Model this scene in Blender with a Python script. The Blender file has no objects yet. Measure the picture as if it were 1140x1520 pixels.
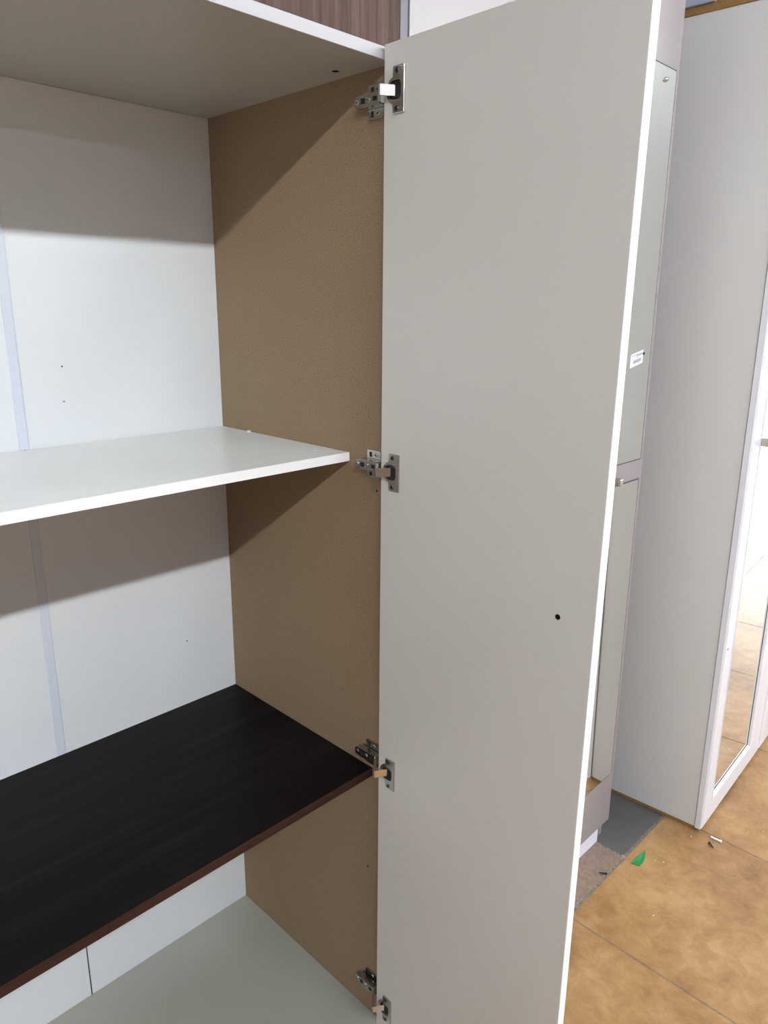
import bpy, bmesh, math, random
from mathutils import Matrix, Vector
random.seed(7)
S = bpy.context.scene
C = S.collection

# ------------------------------------------------------------------ camera
def make_camera():
    yaw, pitch, roll = map(math.radians, (45.4075, -15.5681, 0.5564))
    f = Vector((math.sin(yaw)*math.cos(pitch), math.cos(yaw)*math.cos(pitch), math.sin(pitch)))
    r = Vector((math.cos(yaw), -math.sin(yaw), 0)); u = r.cross(f)
    r2 = r*math.cos(roll)+u*math.sin(roll); u2 = -r*math.sin(roll)+u*math.cos(roll)
    M = Matrix((r2, u2, -f)).transposed().to_4x4()
    M.translation = Vector((-0.880, -0.8555, 1.555))
    cd = bpy.data.cameras.new('camera'); co = bpy.data.objects.new('camera', cd); C.objects.link(co)
    co.matrix_world = M
    cd.sensor_fit = 'HORIZONTAL'; cd.sensor_width = 36.0; cd.lens = 36.0*1097.67/1140.0
    cd.clip_start = 0.02; cd.clip_end = 200
    S.camera = co
make_camera()

# ------------------------------------------------------------------ world, exposure
SKY = 10.0            # overcast daylight outside the shop front at the far right end
LAMP_NEAR = 152.0     # row of ceiling battens in front of the wardrobes
LAMP_FAR = 22.0
w = bpy.data.worlds.new('world'); S.world = w; w.use_nodes = True
bg = w.node_tree.nodes['Background']; bg.inputs[0].default_value = (0.90, 0.95, 1.0, 1); bg.inputs[1].default_value = SKY
vs = S.view_settings
vs.view_transform = 'Standard'; vs.look = 'None'; vs.exposure = 0.0; vs.gamma = 1.0; vs.use_curve_mapping = False

# ------------------------------------------------------------------ materials
def srgb(r, g, b):
    return tuple(((c/255)/12.92 if c/255 <= .04045 else (((c/255)+.055)/1.055)**2.4) for c in (r, g, b))+(1,)
class Mat:
    def __init__(self, name, col, rough=.5, metal=0.0, spec=.5):
        m = bpy.data.materials.new(name); m.use_nodes = True
        self.m = m; self.nt = m.node_tree; self.b = self.nt.nodes['Principled BSDF']
        self.b.inputs['Base Color'].default_value = col; self.b.inputs['Roughness'].default_value = rough
        self.b.inputs['Metallic'].default_value = metal; self.b.inputs['Specular IOR Level'].default_value = spec
    def n(self, t, **kw):
        x = self.nt.nodes.new(t)
        for k, v in kw.items(): setattr(x, k, v)
        return x
    def l(self, a, b): self.nt.links.new(a, b)
    def coord(self, scale=(1,1,1), world=False):
        if world:
            src = self.n('ShaderNodeNewGeometry').outputs['Position']
        else:
            src = self.n('ShaderNodeTexCoord').outputs['Object']
        mp = self.n('ShaderNodeMapping'); mp.inputs['Scale'].default_value = scale
        self.l(src, mp.inputs['Vector']); return mp.outputs['Vector']
    def noise(self, vec, scale, detail=4, rough=.55, dist=0):
        x = self.n('ShaderNodeTexNoise'); x.inputs['Scale'].default_value = scale; x.inputs['Detail'].default_value = detail
        x.inputs['Roughness'].default_value = rough; x.inputs['Distortion'].default_value = dist
        self.l(vec, x.inputs['Vector']); return x.outputs['Fac']
    def ramp(self, fac, stops):
        x = self.n('ShaderNodeValToRGB'); e = x.color_ramp.elements
        while len(e) < len(stops): e.new(.5)
        for q, (p, c) in zip(e, stops): q.position = p; q.color = c
        self.l(fac, x.inputs['Fac']); return x.outputs['Color']
    def mix(self, fac, a, b, mode='MIX'):
        x = self.n('ShaderNodeMix', data_type='RGBA', blend_type=mode)
        if hasattr(fac, 'is_linked'): self.l(fac, x.inputs['Factor'])
        else: x.inputs['Factor'].default_value = fac
        for s, v in ((x.inputs[6], a), (x.inputs[7], b)):
            if hasattr(v, 'is_linked'): self.l(v, s)
            else: s.default_value = v
        return x.outputs[2]
    def col(self, o): self.l(o, self.b.inputs['Base Color']); return self
    def bump(self, fac, strength, dist=.001):
        x = self.n('ShaderNodeBump'); x.inputs['Strength'].default_value = strength; x.inputs['Distance'].default_value = dist
        self.l(fac, x.inputs['Height']); self.l(x.outputs[0], self.b.inputs['Normal']); return self
    def roughmap(self, fac, lo, hi):
        x = self.n('ShaderNodeMapRange'); x.inputs['To Min'].default_value = lo; x.inputs['To Max'].default_value = hi
        self.l(fac, x.inputs['Value']); self.l(x.outputs[0], self.b.inputs['Roughness']); return self

MT = {}
def melamine(name, c, rough=.35, dirt=.06):
    k = Mat(name, c, rough); v = k.coord()
    f = k.noise(v, 3.0, 5, .6)
    d = tuple(x*(1-dirt) for x in c[:3])+(1,)
    k.col(k.ramp(f, [(.35, d), (.65, c)]))
    k.roughmap(k.noise(v, 60, 3), rough-.015, rough+.02)
    k.bump(k.noise(v, 700, 2), .04, .0004)
    MT[name] = k.m
melamine('white_board', srgb(232,234,233), .38)
melamine('back_board', srgb(228,230,231), .5, .03)
melamine('greige_board', srgb(216,212,203), .33, .015)
melamine('shelf_white', srgb(231,232,229), .28)
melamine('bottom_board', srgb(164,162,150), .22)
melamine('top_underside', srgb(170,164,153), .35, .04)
melamine('edge_white', srgb(250,250,248), .4, .03)
melamine('cabinet_side', srgb(212,210,207), .25, .015)
melamine('taupe_frame', srgb(152,144,144), .35, .04)
melamine('grey_edge', srgb(88,82,91), .4, .04)
melamine('edge_pale', srgb(176,173,175), .45, .03)
melamine('white_frame', srgb(226,226,232), .25, .02)
melamine('joint_plastic', srgb(216,221,230), .35, .03)
melamine('wall_paint', srgb(236,232,236), .8, .03)
melamine('ceiling_paint', srgb(208,210,221), .9, .02)
melamine('far_wall', srgb(126,128,138), .8, .03)
melamine('plinth_white', srgb(232,232,240), .4, .03)

def mdf(name, a, b, c):
    k = Mat(name, a, .75, 0, .25); v = k.coord()
    f = k.noise(v, 420, 3, .7); g = k.noise(v, 2.2, 4, .6); sp = k.noise(v, 230, 2, .6)
    col = k.ramp(f, [(.30, b), (.55, a), (.75, c)])
    col = k.mix(k.ramp(sp, [(.66, (0,0,0,1)), (.74, (1,1,1,1))]), col, tuple(x*.55 for x in b[:3])+(1,))
    col = k.mix(k.ramp(g, [(.35, (0,0,0,1)), (.7, (.25,.25,.25,1))]), col, b)
    k.col(col); k.bump(f, .04, .0004); MT[name] = k.m
mdf('mdf', srgb(156,134,106), srgb(132,110,86), srgb(176,154,128))
mdf('raw_edge', srgb(150,116,72), srgb(122,90,52), srgb(170,138,94))

def wood(name, dark, mid, light, axis, rough=.45, scale=1.0, spec=.5):
    k = Mat(name, mid, rough, 0, spec)
    sc = [38*scale, 38*scale, 38*scale]; sc['xyz'.index(axis)] = 1.6*scale
    v = k.coord(tuple(sc))
    f = k.noise(v, 1.0, 6, .62, .6)
    sc2 = [260, 260, 260]; sc2['xyz'.index(axis)] = 7
    g = k.noise(k.coord(tuple(sc2)), 1.0, 3, .6)
    col = k.ramp(f, [(.28, dark), (.5, mid), (.72, light)])
    col = k.mix(k.ramp(g, [(.45, (0,0,0,1)), (.7, (.6,.6,.6,1))]), col, dark)
    k.col(col); k.bump(g, .08, .0005); MT[name] = k.m
wood('walnut', srgb(54,38,32), srgb(88,68,60), srgb(112,89,79), 'z', .6, .9, spec=.15)
wood('wenge', srgb(10,8,8), srgb(18,15,15), srgb(32,26,25), 'x', .45, spec=.10)
wood('wenge_edge', srgb(36,21,15), srgb(52,31,23), srgb(66,42,32), 'x', .6, spec=.2)

MT['nickel'] = Mat('nickel', (.50,.48,.45,1), .26, 1).m
MT['bright_nickel'] = Mat('bright_nickel', (.74,.72,.68,1), .2, 1).m
MT['dark_metal'] = Mat('dark_metal', (.10,.095,.09,1), .4, 1).m
MT['slot'] = Mat('slot', (.012,.010,.009,1), .7).m
MT['mirror'] = Mat('mirror', (.86,.89,.86,1), .025, 1).m
MT['gasket'] = Mat('gasket', (.03,.035,.04,1), .5).m
MT['black_steel'] = Mat('black_steel', (.03,.026,.024,1), .45, .7).m
MT['green_plastic'] = Mat('green_plastic', srgb(36,124,62), .4).m
MT['paper'] = Mat('paper', srgb(240,240,246), .6).m
MT['ink'] = Mat('ink', srgb(120,120,140), .6).m
MT['white_plastic'] = Mat('white_plastic', srgb(236,236,236), .35).m
MT['mortar'] = Mat('mortar', srgb(150,144,136), .9).m
MT['lamp_housing'] = Mat('lamp_housing', srgb(235,235,235), .4).m
MT['grey_wrap'] = Mat('grey_wrap', srgb(160,165,182), .35).m
MT['dark_wrap'] = Mat('dark_wrap', srgb(60,62,78), .4).m
def emit(name, col, s):
    m = bpy.data.materials.new(name); m.use_nodes = True; nt = m.node_tree
    b = nt.nodes['Principled BSDF']; b.inputs['Emission Color'].default_value = col; b.inputs['Emission Strength'].default_value = s
    MT[name] = m
emit('lamp_near', (.875,.945,1.0,1), LAMP_NEAR)
emit('lamp_far', (.90,.95,1.0,1), LAMP_FAR)

def tan_tile():
    k = Mat('tan_tile', srgb(200,155,105), .3); v = k.coord((1,1,1), True)
    a = k.noise(v, 3.2, 8, .62, .3); b = k.noise(v, 17, 8, .72, .35)
    f = k.n('ShaderNodeMath', operation='MULTIPLY_ADD'); k.l(a, f.inputs[0]); f.inputs[1].default_value = .52
    g = k.n('ShaderNodeMath', operation='MULTIPLY'); k.l(b, g.inputs[0]); g.inputs[1].default_value = .48
    k.l(g.outputs[0], f.inputs[2])
    col = k.ramp(f.outputs[0], [(.36, srgb(121,85,49)), (.5, srgb(152,114,72)), (.63, srgb(174,138,96))])
    sp = k.noise(v, 160, 2, .5)
    col = k.mix(k.ramp(sp, [(.68, (0,0,0,1)), (.75, (.5,.5,.5,1))]), col, srgb(120,86,52))
    k.col(col); k.roughmap(b, .22, .42); MT['tan_tile'] = k.m
tan_tile()
def plain_tile(name, a, b, rough, sc):
    k = Mat(name, a, rough); v = k.coord((1,1,1), True)
    k.col(k.ramp(k.noise(v, sc, 6, .7), [(.35, b), (.65, a)])); k.roughmap(k.noise(v, 20, 3), rough-.08, rough+.1); MT[name] = k.m
plain_tile('brown_tile', srgb(140,119,103), srgb(116,97,83), .55, 45)
plain_tile('grey_tile', srgb(94,90,90), srgb(84,80,80), .3, 6)
plain_tile('grout', srgb(128,118,106), srgb(96,86,74), .9, 60)
plain_tile('pavement', srgb(205,203,198), srgb(185,183,178), .8, 12)

# ------------------------------------------------------------------ mesh helpers
def bx(bm, x0, x1, y0, y1, z0, z1, bev=0.0):
    vs_ = [bm.verts.new((x, y, z)) for x in (x0, x1) for y in (y0, y1) for z in (z0, z1)]
    F = [(0,1,3,2),(4,6,7,5),(0,4,5,1),(2,3,7,6),(0,2,6,4),(1,5,7,3)]
    fs = [bm.faces.new([vs_[i] for i in f]) for f in F]
    if bev > 0:
        es = list({e for f in fs for e in f.edges})
        bmesh.ops.bevel(bm, geom=es, offset=bev, segments=2, affect='EDGES', profile=.6)
    return bm
def prism(bm, pts, axis, a, b):
    """extrude polygon pts (2-D, in the other two axes in xyz order) from a to b along axis"""
    def mk(p, t):
        return {'x': (t, p[0], p[1]), 'y': (p[0], t, p[1]), 'z': (p[0], p[1], t)}[axis]
    A = [bm.verts.new(mk(p, a)) for p in pts]; B = [bm.verts.new(mk(p, b)) for p in pts]
    n = len(pts)
    bm.faces.new(A[::-1]); bm.faces.new(B)
    for i in range(n): bm.faces.new((A[i], A[(i+1) % n], B[(i+1) % n], B[i]))
    return bm
def cyl(bm, c, axis, r, a, b, n=20, r2=None):
    r2 = r if r2 is None else r2
    def mk(rr, t, k):
        p = (c[0]+rr*math.cos(2*math.pi*k/n), c[1]+rr*math.sin(2*math.pi*k/n))
        return {'x': (t, p[0], p[1]), 'y': (p[0], t, p[1]), 'z': (p[0], p[1], t)}[axis]
    A = [bm.verts.new(mk(r, a, k)) for k in range(n)]; B = [bm.verts.new(mk(r2, b, k)) for k in range(n)]
    bm.faces.new(A[::-1]); bm.faces.new(B)
    for i in range(n): bm.faces.new((A[i], A[(i+1) % n], B[(i+1) % n], B[i]))
    return bm
def frame(bm, o, i, y0, yi, y1):
    """picture frame in XZ: o/i = (x0,x1,z0,z1); flat face at y0, inner lip slopes to yi, back at y1"""
    def loop(r, y): return [bm.verts.new((x, y, z)) for x, z in ((r[0],r[2]),(r[1],r[2]),(r[1],r[3]),(r[0],r[3]))]
    m = (i[0]-.014, i[1]+.014, i[2]-.014, i[3]+.014)
    e = .005
    oi = (o[0]+e, o[1]-e, o[2]+e, o[3]-e)
    L = [loop(o, y1), loop(o, y0+e), loop(oi, y0), loop(m, y0), loop((m[0]+.003, m[1]-.003, m[2]+.003, m[3]-.003), y0-.003), loop((m[0]+.007, m[1]-.007, m[2]+.007, m[3]-.007), y0-.002), loop(i, yi), loop(i, y1)]
    L.append(L[0])
    for a, b in zip(L, L[1:]):
        for k in range(4): bm.faces.new((a[k], a[(k+1) % 4], b[(k+1) % 4], b[k]))
    return bm
def obj(name, bm, mat, parent=None, smooth=False):
    bmesh.ops.recalc_face_normals(bm, faces=bm.faces)
    me = bpy.data.meshes.new(name); bm.to_mesh(me); bm.free()
    if smooth:
        for p in me.polygons: p.use_smooth = True
    me.materials.append(MT[mat])
    o = bpy.data.objects.new(name, me); C.objects.link(o); o.parent = parent
    return o
def box(name, mat, parent, x0, x1, y0, y1, z0, z1, bev=.0012):
    return obj(name, bx(bmesh.new(), x0, x1, y0, y1, z0, z1, bev), mat, parent)
def empty(name, loc=(0,0,0), rz=0):
    o = bpy.data.objects.new(name, None); C.objects.link(o); o.location = loc; o.rotation_euler = (0, 0, rz)
    o.empty_display_size = .1; return o
def tag(o, label, cat, group=None):
    o['label'] = label; o['category'] = cat
    if group: o['group'] = group
    return o
def struct(o): o['kind'] = 'structure'; return o
def cut(o, cutters, mat='slot'):
    """drill real holes: cutters are bmeshes"""
    for bm in cutters:
        me = bpy.data.meshes.new('cutter'); bmesh.ops.recalc_face_normals(bm, faces=bm.faces); bm.to_mesh(me); bm.free()
        me.materials.append(MT[mat]); c = bpy.data.objects.new('cutter', me); C.objects.link(c)
        md = o.modifiers.new('cut', 'BOOLEAN'); md.object = c; md.operation = 'DIFFERENCE'; md.solver = 'EXACT'; md.material_mode = 'TRANSFER'
        dg = bpy.context.evaluated_depsgraph_get()
        new = bpy.data.meshes.new_from_object(o.evaluated_get(dg))
        o.modifiers.clear(); o.data = new
        bpy.data.objects.remove(c)

# ------------------------------------------------------------------ the room
X0, X1, Y0, Y1, ZC = -4.5, 9.0, -9.5, 0.56, 3.05
floor = struct(box('floor', 'grout', None, X0, X1, Y0, Y1, -.06, -.0015, 0))
struct(box('ceiling', 'ceiling_paint', None, X0-.1, X1+.1, Y0-.1, Y1+.1, ZC, ZC+.08, 0))
struct(box('wall_back', 'wall_paint', None, X0-.1, X1+.1, Y1, Y1+.1, -.06, ZC, 0))
struct(box('wall_left', 'far_wall', None, X0-.1, X0, Y0, Y1, -.06, ZC, 0))
struct(box('wall_front', 'far_wall', None, X0-.1, X1+.1, Y0-.1, Y0, -.06, ZC, 0))
# right end: shop front with an opening to daylight
bmr = bmesh.new()
bx(bmr, X1, X1+.12, Y0, Y1, 2.6, ZC); bx(bmr, X1, X1+.12, .2, Y1, -.06, 2.6); bx(bmr, X1, X1+.12, Y0, -5.4, -.06, 2.6)
wr = struct(obj('wall_right', bmr, 'wall_paint'))
bmw = bmesh.new()
for y in (-5.4, -3.55, -1.7, .14): bx(bmw, X1+.02, X1+.08, y, y+.06, 0, 2.6)
bx(bmw, X1+.02, X1+.08, -5.4, .2, 2.54, 2.6)
struct(obj('shopfront_frame', bmw, 'grey_edge'))  # unseen frame of the open shop front, posts and head without panes
struct(box('pavement', 'pavement', None, X1+.1, X1+22, -14, 8, -.10, -.03, 0))

# floor tiles: tan field in front of the wardrobes, odd strip tiles beneath them
TX, TY, TP = .613, -.087, .59
def tile_mesh(w_, d_, mat):
    bm = bmesh.new(); bx(bm, -w_/2, w_/2, -d_/2, d_/2, -.008, 0)
    top = [e for e in bm.edges if all(v.co.z > -.001 for v in e.verts)]
    bmesh.ops.bevel(bm, geom=top, offset=.0012, segments=1, affect='EDGES')
    bmesh.ops.recalc_face_normals(bm, faces=bm.faces)
    me = bpy.data.meshes.new('tile'); bm.to_mesh(me); bm.free(); me.materials.append(MT[mat]); return me
me_t = tile_mesh(TP-.003, TP-.003, 'tan_tile')
for i in range(-6, 14):
    for j in range(0, 9):
        o = bpy.data.objects.new('tile', me_t); C.objects.link(o); o.parent = floor
        o.location = (TX+TP*(i+.5), TY-TP*(j+.5), random.uniform(-.0003, .0003))
me_b = tile_mesh(TP-.004, .62, 'brown_tile'); me_g = tile_mesh(TP-.004, .62, 'grey_tile')
for i in range(-8, 12):
    m_ = me_g if i >= 0 else me_b
    o = bpy.data.objects.new('tile', m_); C.objects.link(o); o.parent = floor
    o.location = (.922+TP*(i+.5), TY+.006+.31, -.0008)
# crumbled mortar along the edge of the tan field and the strip joint
bm = bmesh.new()
def crumb(x, y, s):
    k = random.random()*6
    p = [(x+s*random.uniform(.6,1.3)*math.cos(k+a*1.047), y+s*random.uniform(.6,1.3)*math.sin(k+a*1.047)) for a in range(6)]
    prism(bm, p, 'z', -.002, s*random.uniform(.15,.5))
for _ in range(170):
    x = random.uniform(.5, 1.15); crumb(x, TY+.004+random.gauss(0, .0025), random.uniform(.0005,.0016))
for _ in range(60):
    y = random.uniform(-.085, .05); crumb(.922+random.gauss(0, .0015), y, random.uniform(.0005,.0015))
for _ in range(25):
    crumb(random.uniform(.62,.69), random.uniform(-.085,-.06), random.uniform(.0008,.0025))
for x, y, s in ((.915,-.035,.0035),(.921,-.084,.0045),(.925,-.078,.003)): crumb(x, y, s)
o = obj('mortar_crumbs', bm, 'mortar'); o['kind'] = 'stuff'
tag(o, 'crumbled pale mortar along the edge of the tan tiles', 'mortar')

# ceiling battens in two rows
def lamp(x, y, mat, label):
    r = empty('ceiling_lamp', (x, y, ZC)); tag(r, label, 'lamp', 'ceiling battens')
    box('housing', 'lamp_housing', r, -.62, .62, -.045, .045, -.06, 0, .004)
    obj('diffuser', prism(bmesh.new(), [(-.035,-.062),(-.038,-.08),(-.025,-.098),(.025,-.098),(.038,-.08),(.035,-.062)], 'x', -.60, .60), mat, r)
ORD = ('first', 'second', 'third', 'fourth', 'fifth', 'sixth', 'seventh')
for i, x in enumerate((-3.4,-1.9,-.4,1.1,2.6,4.1,5.6)):
    lamp(x, -2.30, 'lamp_near', ORD[i]+' batten lamp from the left in the ceiling row nearest the wardrobes')
    lamp(x, -7.20, 'lamp_far', ORD[i]+' batten lamp from the left in the ceiling row far from the wardrobes')

# ------------------------------------------------------------------ open wardrobe
W = empty('wardrobe'); tag(W, 'tall open wardrobe with brown raw fibreboard side, shelves and a door swung open', 'wardrobe')
D = .5; ZT = 1.9; L = -1.23
side = box('side_panel', 'mdf', W, 0, .016, 0, D+.004, .0, 1.9169)
cut(side, [cyl(bmesh.new(), (.0486, .4516), 'x', .0022, -.01, .008, 12), cyl(bmesh.new(), (.0300, 1.245), 'x', .002, -.01, .008, 12)])
box('side_panel', 'mdf', W, L-.016, L, 0, D+.004, 0, 1.9169)
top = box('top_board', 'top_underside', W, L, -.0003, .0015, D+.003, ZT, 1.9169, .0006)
cut(top, [cyl(bmesh.new(), (-.0319, .0939), 'z', .0058, ZT-.01, ZT+.011, 24)])
box('edge_band', 'edge_pale', top, L, -.0003, -.0004, .0015, ZT, 1.9169, .0004)
# three back boards, joined by plastic strips above the dark shelf
for a, b in ((-.4075, -.0003), (-.8165, -.4105), (L, -.8195)):
    box('back_board', 'back_board', W, a, b, D, D+.003, .05, 1.8995, 0)
bm = bmesh.new(); bx(bm, -.412, -.406, D+.0035, D+.005, .05, 1.9)
obj('back_gap', bm, 'slot', W)
for x in (-.411, -.820):
    for z0, z1 in ((.6903, 1.2870), (1.3045, 1.8990)):
        bm = bmesh.new()
        prism(bm, [(x-.0085,D-.0002),(x-.0085,D-.0014),(x-.0065,D-.0022),(x+.0065,D-.0022),(x+.0085,D-.0014),(x+.0085,D-.0002)], 'z', z0, z1)
        obj('joint_strip', bm, 'joint_plastic', W)
for x, z in ((-.330, 1.4455), (-.333, 1.383), (-.12, .84)):
    bm = bmesh.new(); cyl(bm, (x, z), 'y', .0016, D, D-.0006, 10); obj('nail_head', bm, 'nickel', W)
sh = box('shelf', 'shelf_white', W, L, -.0006, .1006, D-.0025, 1.288, 1.304, .0008); sh['label'] = 'white shelf board'
box('edge_band', 'edge_white', sh, L, -.0006, .0991, .1007, 1.288, 1.304, .0005)
bm = bmesh.new(); cyl(bm, (-.035, .155), 'z', .0055, 1.304, 1.3048, 18); obj('cover_cap', bm, 'white_plastic', sh)
bm = bmesh.new(); cyl(bm, (-.004, .40), 'z', .004, 1.304, 1.3065, 10); obj('cover_cap', bm, 'white_plastic', sh)
ds = box('shelf', 'wenge', W, L, -.0006, .0372, D-.0005, .6720, .6895, .0006); ds['label'] = 'dark wenge shelf board'
box('edge_band', 'wenge_edge', ds, L, -.0006, .0359, .0373, .6720, .6895, .0004)
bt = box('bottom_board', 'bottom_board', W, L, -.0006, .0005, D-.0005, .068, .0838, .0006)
box('edge_band', 'edge_white', bt, L, -.0006, -.0005, .0006, .068, .0838, .0003)
box('plinth', 'plinth_white', W, L, -.0006, .03, .046, 0, .0675)

# the open door, hinged at the right-hand side, swung a touch past square
DA = math.atan(.021); HX, HY = -.0263, -.006
DR = Matrix.Translation((HX, HY, 0)) @ Matrix.Rotation(-DA, 4, 'Z')      # door-local: x 0..t into +X, y 0..-.41 towards the room
DT, DWD = .0165, .412
bm = bx(bmesh.new(), 0, DT, -DWD, 0, .07, 1.917, .0008)
hole = cyl(bmesh.new(), (-.3555, 1.1417), 'x', .0042, -.01, .012, 20)
bmesh.ops.transform(bm, matrix=DR, verts=bm.verts); bmesh.ops.transform(hole, matrix=DR, verts=hole.verts)
door = obj('door', bm, 'greige_board', W); cut(door, [hole])
bm = bx(bmesh.new(), -.0001, DT+.0001, -DWD-.0012, -DWD+.0002, .07, 1.917, .0004)
bmesh.ops.transform(bm, matrix=DR, verts=bm.verts); obj('edge_band', bm, 'edge_white', door)

# hinges
def ring_plate(bm, x0, x1):
    cy = -.031
    out, inn = [], []
    N = 96
    for k in range(N):
        t = 2*math.pi*k/N; dy, dz = math.cos(t), math.sin(t)
        r1 = 9.0
        if dy > 1e-6: r1 = min(r1, (-.0262-cy)/dy)
        if dy < -1e-6: r1 = min(r1, (-.0490-cy)/dy)
        if abs(dz) > 1e-6: r1 = min(r1, .031/abs(dz))
        # disc centred at (-.030,0) radius .0178
        oy = cy+.0300; b_ = oy*dy; c_ = oy*oy-.0178**2
        r2 = -b_+math.sqrt(max(b_*b_-c_, 0))
        if dy < 0: r2 = min(r2, (-.0490-cy)/dy)
        r = max(r1, r2); out.append((cy+r*dy, r*dz))
        q = 1/max(abs(dy)/.0108, abs(dz)/.0120)
        s = 1/((abs(dy)/.0112)**4+(abs(dz)/.0124)**4)**.25
        inn.append((cy-.0005+s*dy, s*dz))
    V = [[bm.verts.new((x, p[0], p[1])) for p in lp] for lp, x in ((out, x1), (out, x0+.0006), ([(cy+(p[0]-cy)*.97, p[1]*.97) for p in out], x0), (inn, x0), (inn, x1))]
    for a, b in zip(V, V[1:]):
        for k in range(N): bm.faces.new((a[k], a[(k+1) % N], b[(k+1) % N], b[k]))
def screw_head(bm, bm2, cy, cz, x, r):
    cyl(bm, (cy, cz), 'x', r, x, x-.0012, 16, r*.75)
    for s in (0, 1):
        a = (cy-(r*.6 if s else r*.16), cy+(r*.6 if s else r*.16)); b = (cz-(r*.16 if s else r*.6), cz+(r*.16 if s else r*.6))
        bx(bm2, x-.0015, x-.0011, a[0], a[1], b[0], b[1])
def hinge(zc, label):
    # arm: pressed channel clipped over the mounting plate
    bm = bmesh.new()
    xo, xi = -.0180, -.0045
    top_ = [(.0130,-.0085),(.0540,-.0085),(.0620,-.0078),(.0668,-.0062),(.0668,.0062),(.0620,.0078),(.0540,.0085),(.0130,.0085)]
    prism(bm, top_, 'x', xo, xo+.0014)
    for s in (-1, 1):
        prism(bm, [(.0130, s*.0085-.0006), (.0570, s*.0085-.0006), (.0570, s*.0085+.0006), (.0130, s*.0085+.0006)], 'x', xo+.0004, xi)
        bx(bm, xo+.0004, xi-.002, .0555, .0640, s*.0072-.0006, s*.0072+.0006)
    arm = obj('hinge', bm, 'nickel', W); arm['label'] = label
    for cy, r in ((.0605, .0036), (.0370, .0036)):
        a_ = cyl(bmesh.new(), (cy, 0), 'x', r, xo, xo-.0015, 18)
        o1 = obj('adjusting_screw', a_, 'bright_nickel', arm)
        obj('slot', bx(bmesh.new(), xo-.0019, xo-.0014, cy-.0022, cy+.0022, -.0005, .0005), 'slot', arm)
    for y0, y1, h in ((.0440, .0520, .0038), (.0180, .0260, .0030)):
        obj('slot', bx(bmesh.new(), xo-.0006, xo+.0003, y0, y1, -h, h), 'slot', arm)
    # mounting plate with two wings on the side panel
    bm = bmesh.new()
    prism(bm, [(.0200,-.0245),(.0490,-.0245),(.0510,-.0225),(.0510,-.0105),(.0600,-.0085),(.0600,.0085),(.0510,.0105),(.0510,.0225),(.0490,.0245),(.0200,.0245),(.0180,.0225),(.0180,-.0225)], 'x', -.0030, 0)
    bx(bm, -.0052, -.0030, .018, .060, -.0062, .0062)
    for s in (-1, 1): bx(bm, -.0040, -.0030, .0185, .0505, s*.0235-.0008, s*.0235+.0008)
    mp = obj('mounting_plate', bm, 'nickel', arm)
    for s in (-1, 1):
        b2, b3 = bmesh.new(), bmesh.new(); screw_head(b2, b3, .0300, s*.0165, -.0030, .0036)
        obj('wing_screw', b2, 'bright_nickel', arm); obj('screw_cross', b3, 'slot', arm)
        obj('slot', bx(bmesh.new(), -.0036, -.0029, .0400, .0450, s*.0165-.0042, s*.0165+.0042), 'slot', arm)
    # link reaching over to the cup
    bm = bmesh.new()
    prism(bm, [(-.0130,.0190),(-.0452,-.0118),(-.0472,-.0148),(-.0462,-.0172),(-.0270,-.0290),(-.0258,-.0262),(-.0432,-.0150),(-.0110,.0150)], 'z', -.0072, .0072)
    obj('link', bm, 'bright_nickel', arm)
    bm = bmesh.new(); bx(bm, -.0168, -.0075, .0105, .0185, -.0080, .0080, .001); obj('knuckle', bm, 'dark_metal', arm)
    # cup plate screwed to the door
    bm = bmesh.new(); ring_plate(bm, -.0026, .0002)
    cp = obj('cup_plate', bm, 'nickel', arm)
    on_door = [cp, obj('cup_shade', bx(bmesh.new(), -.0004, .0003, -.0430, -.0190, -.0130, .0130), 'slot', arm)]  # flat black plate, its colour stands in for the shade inside the cup
    for s in (-1, 1):
        b2, b3 = bmesh.new(), bmesh.new(); screw_head(b2, b3, -.0345, s*.0245, -.0026, .0040)
        on_door += [obj('cup_screw', b2, 'dark_metal', arm), obj('screw_cross', b3, 'slot', arm)]
        on_door.append(obj('cup_lip', bx(bmesh.new(), -.0020, -.0002, -.0420, -.0200, s*.0095-.0012, s*.0095+.0012), 'dark_metal', arm))
    for o in on_door: o.data.transform(DR @ Matrix.Translation((0, .006, 0)))
    arm.location = (0, 0, zc)
hinge(1.854, 'topmost nickel hinge'); hinge(1.2920, 'nickel hinge beside the white shelf')
hinge(.7240, 'nickel hinge above the dark shelf end'); hinge(.1700, 'lowest nickel hinge')

# overhead cabinet standing on the wardrobe
U = empty('overhead_cabinet', (0, 0, 1.917)); tag(U, 'closed walnut-fronted cabinet sitting on top of the open wardrobe', 'cabinet')
box('side_panel', 'grey_edge', U, .0126, .0292, .0006, .5, .0002, .50)
box('side_panel', 'grey_edge', U, L-.004, L+.0126, .0006, .5, .0002, .50)
for a, b in ((-.397, .0120), (-.807, -.399), (L+.0132, -.809)):
    d = box('door', 'walnut', U, a, b, .0010, .0170, .0004, .498, .0006)
    if a > -.5: cut(d, [cyl(bmesh.new(), (-.0215, .0125), 'y', .002, -.02, .008, 12)])
box('top_board', 'white_board', U, L+.0132, .0120, .0175, .5, .484, .4995)
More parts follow.
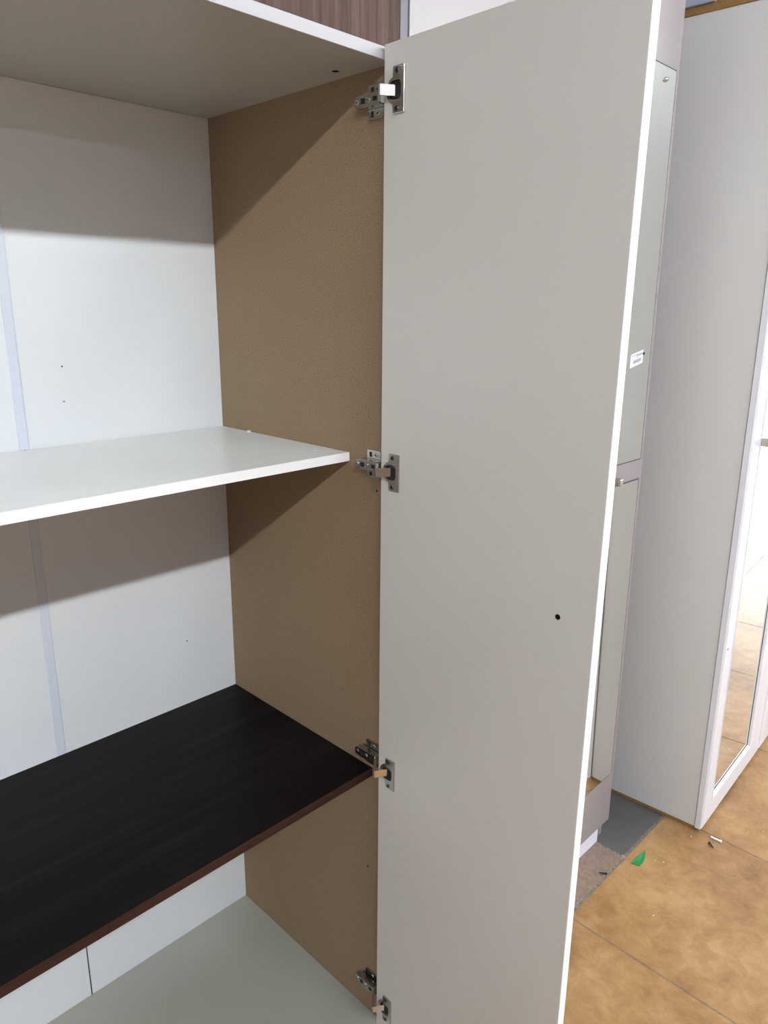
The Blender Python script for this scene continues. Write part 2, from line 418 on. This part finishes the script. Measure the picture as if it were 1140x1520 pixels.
# ------------------------------------------------------------------ narrow mirror wardrobe behind the open door
V = empty('mirror_wardrobe', (.50, 0, 0)); tag(V, 'taupe wardrobe with two mirrors in its right door, half hidden behind the open door', 'wardrobe')
def vx(bm, k=.0225, ref=0.0):
    for v in bm.verts: v.co.x -= k*(v.co.z-ref)      # the carcass is racked a little out of square
    return bm
def vbox(name, mat, parent, *a, bev=.001): return obj(name, vx(bx(bmesh.new(), *a, bev)), mat, parent)
XR = .476
vbox('side_panel', 'taupe_frame', V, XR-.024, XR-.008, .016, .54, .0, 2.34)
VL = -.402
vbox('side_panel', 'taupe_frame', V, VL, VL+.016, .016, .54, .0, 2.34)
vbox('top_board', 'taupe_frame', V, VL+.016, XR-.024, .016, .54, 2.324, 2.34)
vbox('back_board', 'white_board', V, VL+.016, XR-.024, .535, .54, .06, 2.324)
vbox('bottom_board', 'taupe_frame', V, VL+.016, XR-.024, .017, .535, .056, .072)
vbox('plinth', 'plinth_white', V, VL+.016, XR-.050, .006, .016, .0, .0545)
bm = bmesh.new()                                    # left leaf hangs plumb at its outer edge
prism(bm, [(-.4688, .0565), (-.0033, .0565), (-.0546, 2.336), (-.4688, 2.336)], 'y', -.0005, .0145)
obj('door', bm, 'taupe_frame', V)
vd = vbox('door', 'taupe_frame', V, .002, XR, -.0005, .0145, .0565, 2.336, bev=.0012)
def mirror_pane(x0, x1, z0, z1):
    vbox('mirror_gap', 'gasket', vd, x0-.0022, x1+.0034, -.0010, .0005, z0-.0026, z1+.0026, bev=0)
    return vbox('mirror', 'mirror', vd, x0, x1, -.0018, -.0004, z0, z1, bev=.0005)
mirror_pane(.045, XR-.016, 1.180, 2.071)
mirror_pane(.045, XR-.016, .226, 1.124)
# fixing buttons, pull and sticker
def vworld(x, z, k=.0225): return x-.50, z
bm = bmesh.new(); cyl(bm, (.8638-.5, 2.045), 'y', .0055, -.0018, -.0075, 18, .0035); obj('mirror_button', bm, 'bright_nickel', vd, True)
bm = bmesh.new(); cyl(bm, (.8885-.5, 1.4485), 'y', .0036, -.0018, -.0052, 16, .003); obj('mirror_button', bm, 'dark_metal', vd)
bm = bmesh.new(); bx(bm, .792-.5, .812-.5, -.022, -.0005, 1.130, 1.148, .003); obj('door_pull', bm, 'nickel', vd)
st = bmesh.new(); Q = [(.826,1.4150),(.8880,1.4265),(.8880,1.4575),(.8260,1.4470)]
Q = [(a-.5, b) for a, b in Q]
prism(st, Q, 'y', -.0021, -.0018); sticker = obj('price_sticker', st, 'paper', vd); sticker['label'] = 'small white barcode sticker'
st = bmesh.new()
def quad(u0, u1, v0, v1):
    def P(u, v):
        a = [Q[0][i]*(1-u)*(1-v)+Q[1][i]*u*(1-v)+Q[2][i]*u*v+Q[3][i]*(1-u)*v for i in (0, 1)]; return (a[0], a[1])
    prism(st, [P(u0,v0), P(u1,v0), P(u1,v1), P(u0,v1)], 'y', -.0023, -.0021)
u = .22
while u < .86:
    wv = random.choice((.012,.02,.03)); quad(u, u+wv, .2, .48); u += wv+random.choice((.012,.02))
for k in range(5): quad(.08+k*.09, .14+k*.09, .80, .88)
for k in range(4): quad(.6+k*.08, .65+k*.08, .66, .86)
quad(.5, .56, .58, .9)
obj('sticker_print', st, 'ink', vd)

# ------------------------------------------------------------------ big white wardrobe on the right
YAW = math.radians(3.0)
B = empty('white_wardrobe', (1.1905, -.1785, 0), YAW); tag(B, 'big white wardrobe with a tall mirrored door, standing on the right', 'wardrobe')
KB = .037
def bxx(bm): return vx(bm, KB)
def bbox(name, mat, parent, *a, bev=.001): return obj(name, bxx(bx(bmesh.new(), *a, bev)), mat, parent)
HB = 2.238; WB = 1.75
bs = bbox('side_panel', 'cabinet_side', B, 0, .016, .0, .60, .011, HB, bev=.0012)
cut(bs, [vx(cyl(bmesh.new(), (.060, 1.427), 'x', .0030, -.02, .008, 14), KB)])
bbox('base_edge', 'raw_edge', B, .0015, .016, .002, .60, .0, .0112, bev=.0005)
bbox('side_panel', 'cabinet_side', B, WB-.016, WB, .0, .60, .0, HB)
bbox('top_board', 'raw_edge', B, -.002, WB+.002, -.01, .602, HB, HB+.0175, bev=.0006)
bbox('back_board', 'white_board', B, .016, WB-.016, .595, .60, .01, HB)
bbox('bottom_board', 'white_board', B, .016, WB-.016, .002, .595, .03, .046)
YF = -.0225
def mdoor(u0, u1, m0, m1, zb=.010, zt=2.225, mz0=.100, mz1=2.11):
    d = obj('door', bxx(frame(bmesh.new(), (u0, u1, zb, zt), (m0, m1, mz0, mz1), YF, YF+.006, -.0022)), 'white_frame', B)
    g = bmesh.new(); e = .0058
    for q in ((m0, m1, mz0, mz0+e), (m0, m1, mz1-e, mz1), (m0, m0+.0025, mz0+e, mz1-e), (m1-e, m1, mz0+e, mz1-e)):
        bx(g, q[0], q[1], YF+.0048, YF+.0075, q[2], q[3])
    bmesh.ops.remove_doubles(g, verts=g.verts, dist=1e-5)
    obj('gasket', bxx(g), 'gasket', d)
    bbox('mirror', 'mirror', d, m0+.001, m1-.001, YF+.0056, YF+.0066, mz0+.001, mz1-.001, bev=0)
    bbox('bottom_trim', 'white_frame', d, u0+.02, u1-.02, YF+.004, -.004, zb-.001, zb+.004)
    return d
d1 = mdoor(-.004, .572, .075, .432)
d2 = mdoor(.577, 1.160, .660, 1.080)
d3 = mdoor(1.165, WB-.002, 1.245, WB-.082)
# bar handle on the first leaf
hb = bmesh.new()
for z in (1.215, 1.415): bx(hb, .062, .084, YF-.030, YF+.002, z-.011, z+.011, .003)
cyl(hb, (.076, YF-.030), 'z', .006, 1.19, 1.44, 16)
obj('handle', bxx(hb), 'nickel', d1)
bm = bmesh.new(); cyl(bm, (.018, .62), 'y', .003, YF-.001, YF+.002, 10); obj('edge_screw', bxx(bm), 'dark_metal', d1)

# packing on top of the white wardrobe
P_ = empty('wrapped_panel', (1.18, -.02, HB+.0177), YAW); tag(P_, 'grey wrapped flat panel lying on top of the white wardrobe', 'panel')
bm = bmesh.new(); bx(bm, -.09, .95, .03, .55, 0, .028, .004); bmesh.ops.transform(bm, matrix=Matrix.Rotation(0, 4, 'Z'), verts=bm.verts); obj('lower_sheet', bm, 'grey_wrap', P_)
bm = bmesh.new(); bx(bm, -.095, .95, .05, .55, .0282, .060, .004); obj('upper_sheet', bm, 'dark_wrap', P_)
# ragged torn strip along the raw top edge
bm = bmesh.new()
pts = [(0, 0)]
n = 26
for k in range(n+1):
    pts.append((.002+.55*k/n, .0035+.004*abs(math.sin(k*1.7))*random.random()+.002*random.random()))
pts.append((.552, 0))
prism(bm, [(a-.0, b) for a, b in pts], 'x', -.0835, -.080)
o = obj('torn_cardboard_strip', bm, 'raw_edge'); o.location = (1.1905, -.185, HB+.0178); o.rotation_euler = (0, 0, YAW)
tag(o, 'ragged brown cardboard strip on the raw top edge of the white wardrobe', 'cardboard')

# ------------------------------------------------------------------ small things on the floor
# green plastic offcut, folded and standing a little off the tiles
def offcut():
    bm = bmesh.new()
    A = [(.9136,-.1102,.0005),(.9178,-.1339,.0006),(.9400,-.1345,.0015),(.9570,-.1310,.0040),(.9830,-.1197,.0090),(.9440,-.1135,.0060)]
    lo = [bm.verts.new(p) for p in A]; mid = bm.verts.new((.940,-.124,.0015))
    hi = [bm.verts.new((p[0], p[1], p[2]+.0011)) for p in A]; midh = bm.verts.new((.940,-.124,.0026))
    for k in range(6):
        a, b = k, (k+1) % 6
        bm.faces.new((lo[b], lo[a], mid)); bm.faces.new((hi[a], hi[b], midh)); bm.faces.new((lo[a], lo[b], hi[b], hi[a]))
    o = obj('plastic_offcut', bm, 'green_plastic'); return tag(o, 'folded green plastic scrap lying on the tan tiles', 'scrap')
offcut()
def screw(x, y, rz, label, L_=.024):
    o = empty('wood_screw', (x, y, .0), rz); tag(o, label, 'screw', 'loose black screws')
    bm = bmesh.new(); r = .0042
    n = 14
    prof = [(0, r), (.001, r), (.004, .0021), (L_*.8, .0017), (L_, .0003)]
    rings = [[bm.verts.new((t, rr*math.cos(2*math.pi*k/n), .0043+rr*math.sin(2*math.pi*k/n))) for k in range(n)] for t, rr in prof]
    bm.faces.new(rings[0][::-1]); bm.faces.new(rings[-1])
    for a, b in zip(rings, rings[1:]):
        for k in range(n): bm.faces.new((a[k], a[(k+1) % n], b[(k+1) % n], b[k]))
    obj('shank', bm, 'black_steel', o, True)
    bm = bmesh.new()
    for k in range(5): cyl(bm, (0, .0043), 'x', .0025, .006+k*.003, .0068+k*.003, 12, .0018)
    obj('thread', bm, 'black_steel', o)
screw(.8210, -.0835, math.radians(125), 'black wood screw on the brown floor strip')
screw(1.1575, -.2385, math.radians(-128), 'black wood screw on the tan tiles near the white wardrobe')
# white plastic shelf peg
pg = bmesh.new(); cyl(pg, (0, .0032), 'x', .0032, 0, .028, 14); cyl(pg, (0, .0042), 'x', .0042, .0275, .032, 14)
o = obj('plastic_peg', pg, 'white_plastic', None, False); o.location = (1.1880, -.2310, 0); o.rotation_euler = (0, 0, math.radians(-88))
tag(o, 'white plastic peg lying in the tile joint beside the white wardrobe', 'peg')
def chip(x, y, s, label):
    bm = bmesh.new(); k = random.random()*6; s *= .65
    prism(bm, [(s*random.uniform(.5,1.2)*math.cos(k+a*1.257), s*random.uniform(.4,1.0)*math.sin(k+a*1.257)) for a in range(5)], 'z', 0, .0012)
    o = obj('paint_chip', bm, 'white_plastic'); o.location = (x, y, .0004); tag(o, label, 'chip', 'pale chips on the floor')
for x, y, s, l_ in ((1.1501,-.1872,.0035,'tiny pale chip at the front corner of the white wardrobe'),
        (.972,-.155,.0028,'tiny pale chip nearest the green scrap on the tan tiles'),
        (.985,-.176,.0036,'second pale chip from the green scrap on the tan tiles'),
        (.775,-.245,.003,'tiny pale chip near the joint beside the open door'),
        (1.33,-.335,.003,'tiny pale chip on the tan tile at the right')):
    chip(x, y, s, l_)
chip(1.72, -.245, .005, 'largest pale chip on the tan tiles before the mirrored door')
